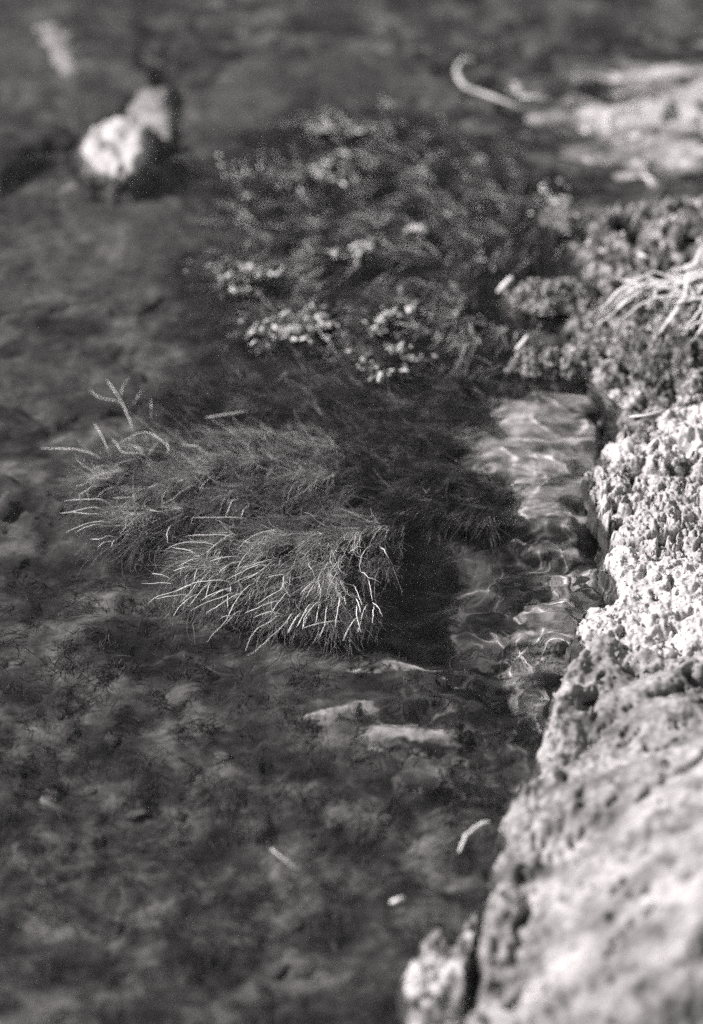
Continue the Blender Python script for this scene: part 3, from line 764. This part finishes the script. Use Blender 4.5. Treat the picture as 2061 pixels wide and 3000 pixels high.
def raft(label, cx, cy, rx, ry, n, rot=0.0, seed=0, z=0.001, size=1.0, ring=0.0, hairs=700):
    rg = random.Random(seed)
    c = at(cx, cy, 0)
    root = tag(empty('leaf_raft', (c[0], c[1], -0.03)), label, 'water plant', 'rafts of small pale floating leaves')
    subs = []
    while len(subs) < 4 + n // 14:
        u, v = rg.uniform(-1, 1), rg.uniform(-1, 1)
        if ring < u * u + v * v < 1: subs.append((u, v))
    for i in range(int(n * 1.25)):
        if rg.random() < 0.7:
            a, b = rg.choice(subs); u, v = a + rg.gauss(0, 0.17), b + rg.gauss(0, 0.17)
        else:
            u, v = rg.gauss(0, 0.75), rg.gauss(0, 0.75)
        px = cx + rx * u * math.cos(rot) - ry * v * math.sin(rot); py = cy + rx * u * math.sin(rot) + ry * v * math.cos(rot)
        p = at(px, py, z + rg.uniform(0.002, 0.008))
        o = link('frond', FR[rg.randrange(5)], None, root)
        o.location = Vector(p) - root.location
        o.rotation_euler = (rg.gauss(0, .35), rg.gauss(0, .35), rg.gauss(0, .9))
        k = size * rg.choice((0.35, 0.5, 0.6, 0.75, 0.9, 1.3)); o.scale = (k * rg.uniform(.8, 2.6), k * rg.uniform(.45, .9), k)
    poly = [(cx + 1.15 * (rx * math.cos(a) * math.cos(rot) - ry * math.sin(a) * math.sin(rot)), cy + 1.15 * (rx * math.cos(a) * math.sin(rot) + ry * math.sin(a) * math.cos(rot))) for a in np.linspace(0, 6.28, 13)[:-1]]
    v, f = hair_mass(hairs, poly, lambda x, y, sd: -0.002 + 0 * sd, (cx + 500, cy - 60), 0.03, 0.0004, seed + 700, spread=0.5, bundle=6, segs=5)
    o = link('filaments', mesh_from('filaments', v - np.array(root.location), f), M['algae'], root); o['kind'] = 'stuff'
raft('brightest raft of small round pale leaves, in the middle of the rafts', 850, 965, 115, 42, 95, -0.05, 1)
raft('small tuft of pale leaves right behind the brightest raft', 905, 912, 42, 22, 14, 0, 2, hairs=200)
raft('raft of pale leaves furthest to the left', 695, 805, 95, 30, 48, -0.05, 3)
raft('slanting raft of pale leaves next to the dark hollow', 1150, 925, 75, 22, 40, -0.65, 4)
raft('ring shaped raft of pale leaves nearest the flooded ledge', 1140, 1055, 82, 42, 50, -0.25, 5, ring=0.4)
raft('blurred raft of pale leaves furthest back', 965, 362, 110, 24, 40, 0.03, 6, size=1.1)
raft('blurred raft of pale leaves below the furthest one', 1000, 492, 80, 42, 48, -0.3, 7)
raft('sparse raft of pale leaves left of the blurred pair', 745, 500, 95, 38, 18, 0.15, 8, hairs=200)
raft('loose pale leaves between the brightest and the blurred rafts', 1050, 735, 75, 32, 40, -0.1, 9)
raft('short line of pale leaves running toward the bank', 1195, 680, 60, 12, 22, -0.3, 10, hairs=200)
raft('pale leaflets gathered at the far mossy clump', 1625, 580, 45, 50, 40, 0.2, 11, z=0.004, hairs=150)

# ------------------------------------------------------------------ bleached grass on the bank
GR = zoomed([
    [(1640, 620), (1480, 770), (1330, 800), (1180, 740), (1060, 800), (960, 880), (900, 960), (780, 1010), (650, 1030)],
    [(1660, 700), (1450, 790), (1300, 840), (1150, 880)], [(1480, 800), (1250, 780), (1100, 830), (980, 930), (900, 1000), (840, 1090)],
    [(1260, 840), (1250, 960), (1300, 1075)], [(1240, 850), (1190, 1000)], [(1170, 840), (1105, 975)],
    [(1500, 820), (1420, 970), (1350, 1060), (1270, 1150), (1180, 1207)], [(1500, 810), (1560, 900), (1640, 950)], [(1490, 830), (1500, 950)],
    [(1150, 800), (1050, 775), (960, 755)], [(1660, 530), (1540, 640), (1420, 710), (1350, 760)], [(1430, 875), (1350, 890)],
    [(1680, 760), (1500, 810), (1380, 820), (1250, 800)], [(1650, 660), (1530, 720), (1420, 780)], [(1640, 800), (1520, 830), (1430, 850), (1340, 900)],
    [(1200, 790), (1080, 860), (1000, 960)], [(1350, 800), (1200, 830), (1060, 900), (960, 1000), (930, 1060)], [(1640, 850), (1560, 1000), (1480, 1100), (1380, 1190)],
    [(1660, 930), (1600, 1050), (1540, 1130)], [(1640, 730), (1560, 770), (1460, 800)]], 1400, 500, 2.414)
c = at(2061, 800, 0.04)
tuft = tag(empty('grass_tuft', (c[0], c[1], 0.02)), 'tuft of bleached grass and roots hanging down the bank at the right edge', 'grass')
_rg = random.Random(21)
GR = GR + [[(a + _rg.gauss(0, 9) + dx, b + _rg.gauss(0, 9) + dy) for a, b in GR[k]] for k in (0, 1, 2, 6, 7, 10, 12, 14, 17, 18, 2, 12, 6, 17) for dx, dy in [(_rg.gauss(10, 16), _rg.gauss(0, 22))]]
for i, p in enumerate(GR):
    stem('blade', p, M['grass'], random.uniform(0.0016, 0.0034), 0.06 + random.uniform(-.008, .008), 0.026 if i not in (0, 2) else 0.004, tuft, n=16, sides=6, arch=0.008, taper=0.3, jit=0.0007, flat=0.35)

# ------------------------------------------------------------------ straws, twigs and chips
def single(name, px, r, z0, z1, mat, label, cat, **kw):
    return tag(stem(name, px, mat, r, z0, z1, None, **kw), label, cat)
single('curled_stem', zoomed([[(550, 275), (515, 265), (480, 310), (490, 360), (530, 400), (640, 440), (770, 490)]], 1030, 0, 1.548)[0], 0.0028, 0.006, 0.002, M['palealgae'],
       'pale stem with a hooked end, arching out of the water near the top', 'stem', n=22, sides=7, taper=0.8)
single('twig', zoomed([[(760, 440), (830, 440), (900, 455)]], 1030, 0, 1.548)[0], 0.002, 0.004, 0.003, M['straw'], 'short pale twig lying beside the hooked stem', 'twig')
single('twig', zoomed([[(625, 245), (580, 255), (530, 300), (500, 350), (482, 390)]], 1030, 2250, 1.548)[0], 0.0017, 0.004, -0.002, M['straw'], 'curved pale twig in the water close to the sloping rock', 'twig', n=14, jit=0.0005, sides=6)
single('twig', zoomed([[(1230, 365), (1290, 415), (1345, 458)]], 0, 2250, 1.548)[0], 0.0010, 0.0, 0.0015, M['palealgae'], 'small pale twig alone in the lower middle of the water', 'twig')
single('bark_chip', zoomed([[(178, 610), (210, 600), (243, 588)]], 1030, 2250, 1.548)[0], 0.0021, 0.001, 0.001, M['straw'], 'stubby white chip floating below the curved twig', 'chip', sides=6, taper=0.9)
single('straw', zoomed([[(1205, 382), (1360, 358), (1540, 328)]], 150, 1080, 2.66)[0], 0.0007, 0.003, 0.003, M['straw'], 'straight white straw floating behind the rear weed clump', 'straw', arch=0.0)
single('straw', zoomed([[(1070, 655), (1200, 640), (1330, 600)]], 1400, 950, 2.414)[0], 0.0014, 0.022, 0.034, M['straw'], 'white straw on the crumbly bank above the pitted block', 'straw', arch=0.001, taper=0.4)
single('straw', zoomed([[(1140, 590), (1180, 605), (1225, 622)]], 1400, 500, 2.414)[0], 0.0022, 0.04, 0.04, M['straw'], 'tiny white straw end above the grass tuft', 'straw', taper=0.6)
single('twig', zoomed([[(770, 420), (880, 500), (1030, 560)]], 1400, 950, 2.414)[0], 0.0012, 0.012, 0.024, M['moss'], 'thin dark twig leaning on the bank above the flooded ledge', 'twig')
single('twig', zoomed([[(355, 80), (320, 130), (265, 185)]], 1400, 950, 2.414)[0], 0.0026, 0.012, 0.003, M['straw'], 'pale twig end at the left of the black moss clump', 'twig', sides=6)
single('twig', zoomed([[(245, 755), (190, 810), (140, 860)]], 1400, 500, 2.414)[0], 0.0036, 0.014, 0.004, M['straw'], 'thick pale twig end at the left tip of the upper moss clump', 'twig', sides=6)

# ------------------------------------------------------------------ water
ax3 = axis(-0.38, 0.28, 0.0020, 18); ay3 = axis(-0.55, 0.84, 0.0020, 18)
X, Y = np.meshgrid(ax3, ay3)
WEEDY = [pts_at(p) for p in WEED_ZONES]
def ripples(x, y):
    sd = poly_sd(x, y, SHORE)
    wx = x + 0.022 * fbm(x, y, 0.07, 2, 401); wy = y + 0.022 * fbm(x, y, 0.07, 2, 402)
    weedy = np.max([sstep(-0.05, 0.05, poly_sd(x, y, p) + 0.03 * fbm(x, y, 0.08, 2, 409)) for p in WEEDY], axis=0)
    ylo, yhi = at(1500, 2150, 0)[1], at(1500, 1250, 0)[1]
    chan = sstep(-0.21, -0.07, sd) * sstep(ylo - .10, ylo, y) * sstep(yhi + .16, yhi + .06, y)
    c = at(480, 430, 0); ring = np.exp(-((x - c[0]) ** 2 + (y - c[1]) ** 2) / 0.05 ** 2)
    c = at(1050, 1950, 0); below = np.exp(-(((x - c[0]) / .10) ** 2 + ((y - c[1]) / .05) ** 2))
    c = at(1820, 340, 0); bar = np.exp(-(((x - c[0]) / .16) ** 2 + ((y - c[1]) / .12) ** 2))
    back = sstep(0.35, 0.65, y)
    amp = (0.45 + 1.35 * chan + 1.2 * ring + 1.1 * below + 0.35 * back + 2.6 * bar) * (1 - 0.5 * weedy)
    amp *= 0.7 + 0.8 * sstep(-.3, .4, fbm(x, y, 0.12, 2, 406))
    h = 0.0016 * fbm(wx * .6, wy, 0.040, 2, 403, .35) + 0.00065 * chan * fbm(wx * .75, wy, 0.019, 2, 404, .3)
    return amp * h, weedy
Z, weedy = ripples(X, Y)
m, nt, b, out = new_mat('stream_water')
nt.nodes.remove(b)
gl = N(nt, 'ShaderNodeBsdfGlass'); gl.inputs['Roughness'].default_value = 0.0
gl.inputs['IOR'].default_value = 1.333
gl.inputs['Color'].default_value = (0.98, 0.98, 0.98, 1)
nt.links.new(gl.outputs[0], out.inputs['Surface'])
M['water'] = m
V = np.stack((X.ravel(), Y.ravel(), Z.ravel()), 1)
wm = mesh_from('water', V, grid_faces(len(ax3), len(ay3)))
water = tag(link('water', wm, M['water']), kind='structure')
# sunlight is refracted by the ripples onto what lies below
water.cycles.is_caustics_caster = True
for o in bpy.data.objects:
    if o.type == 'MESH' and o is not water:
        o.cycles.is_caustics_receiver = True

# metres -> scene units
for o in bpy.data.objects:
    if o.parent is None and o.type in ('MESH', 'EMPTY'):
        o.location = o.location * K
        o.scale = o.scale * K
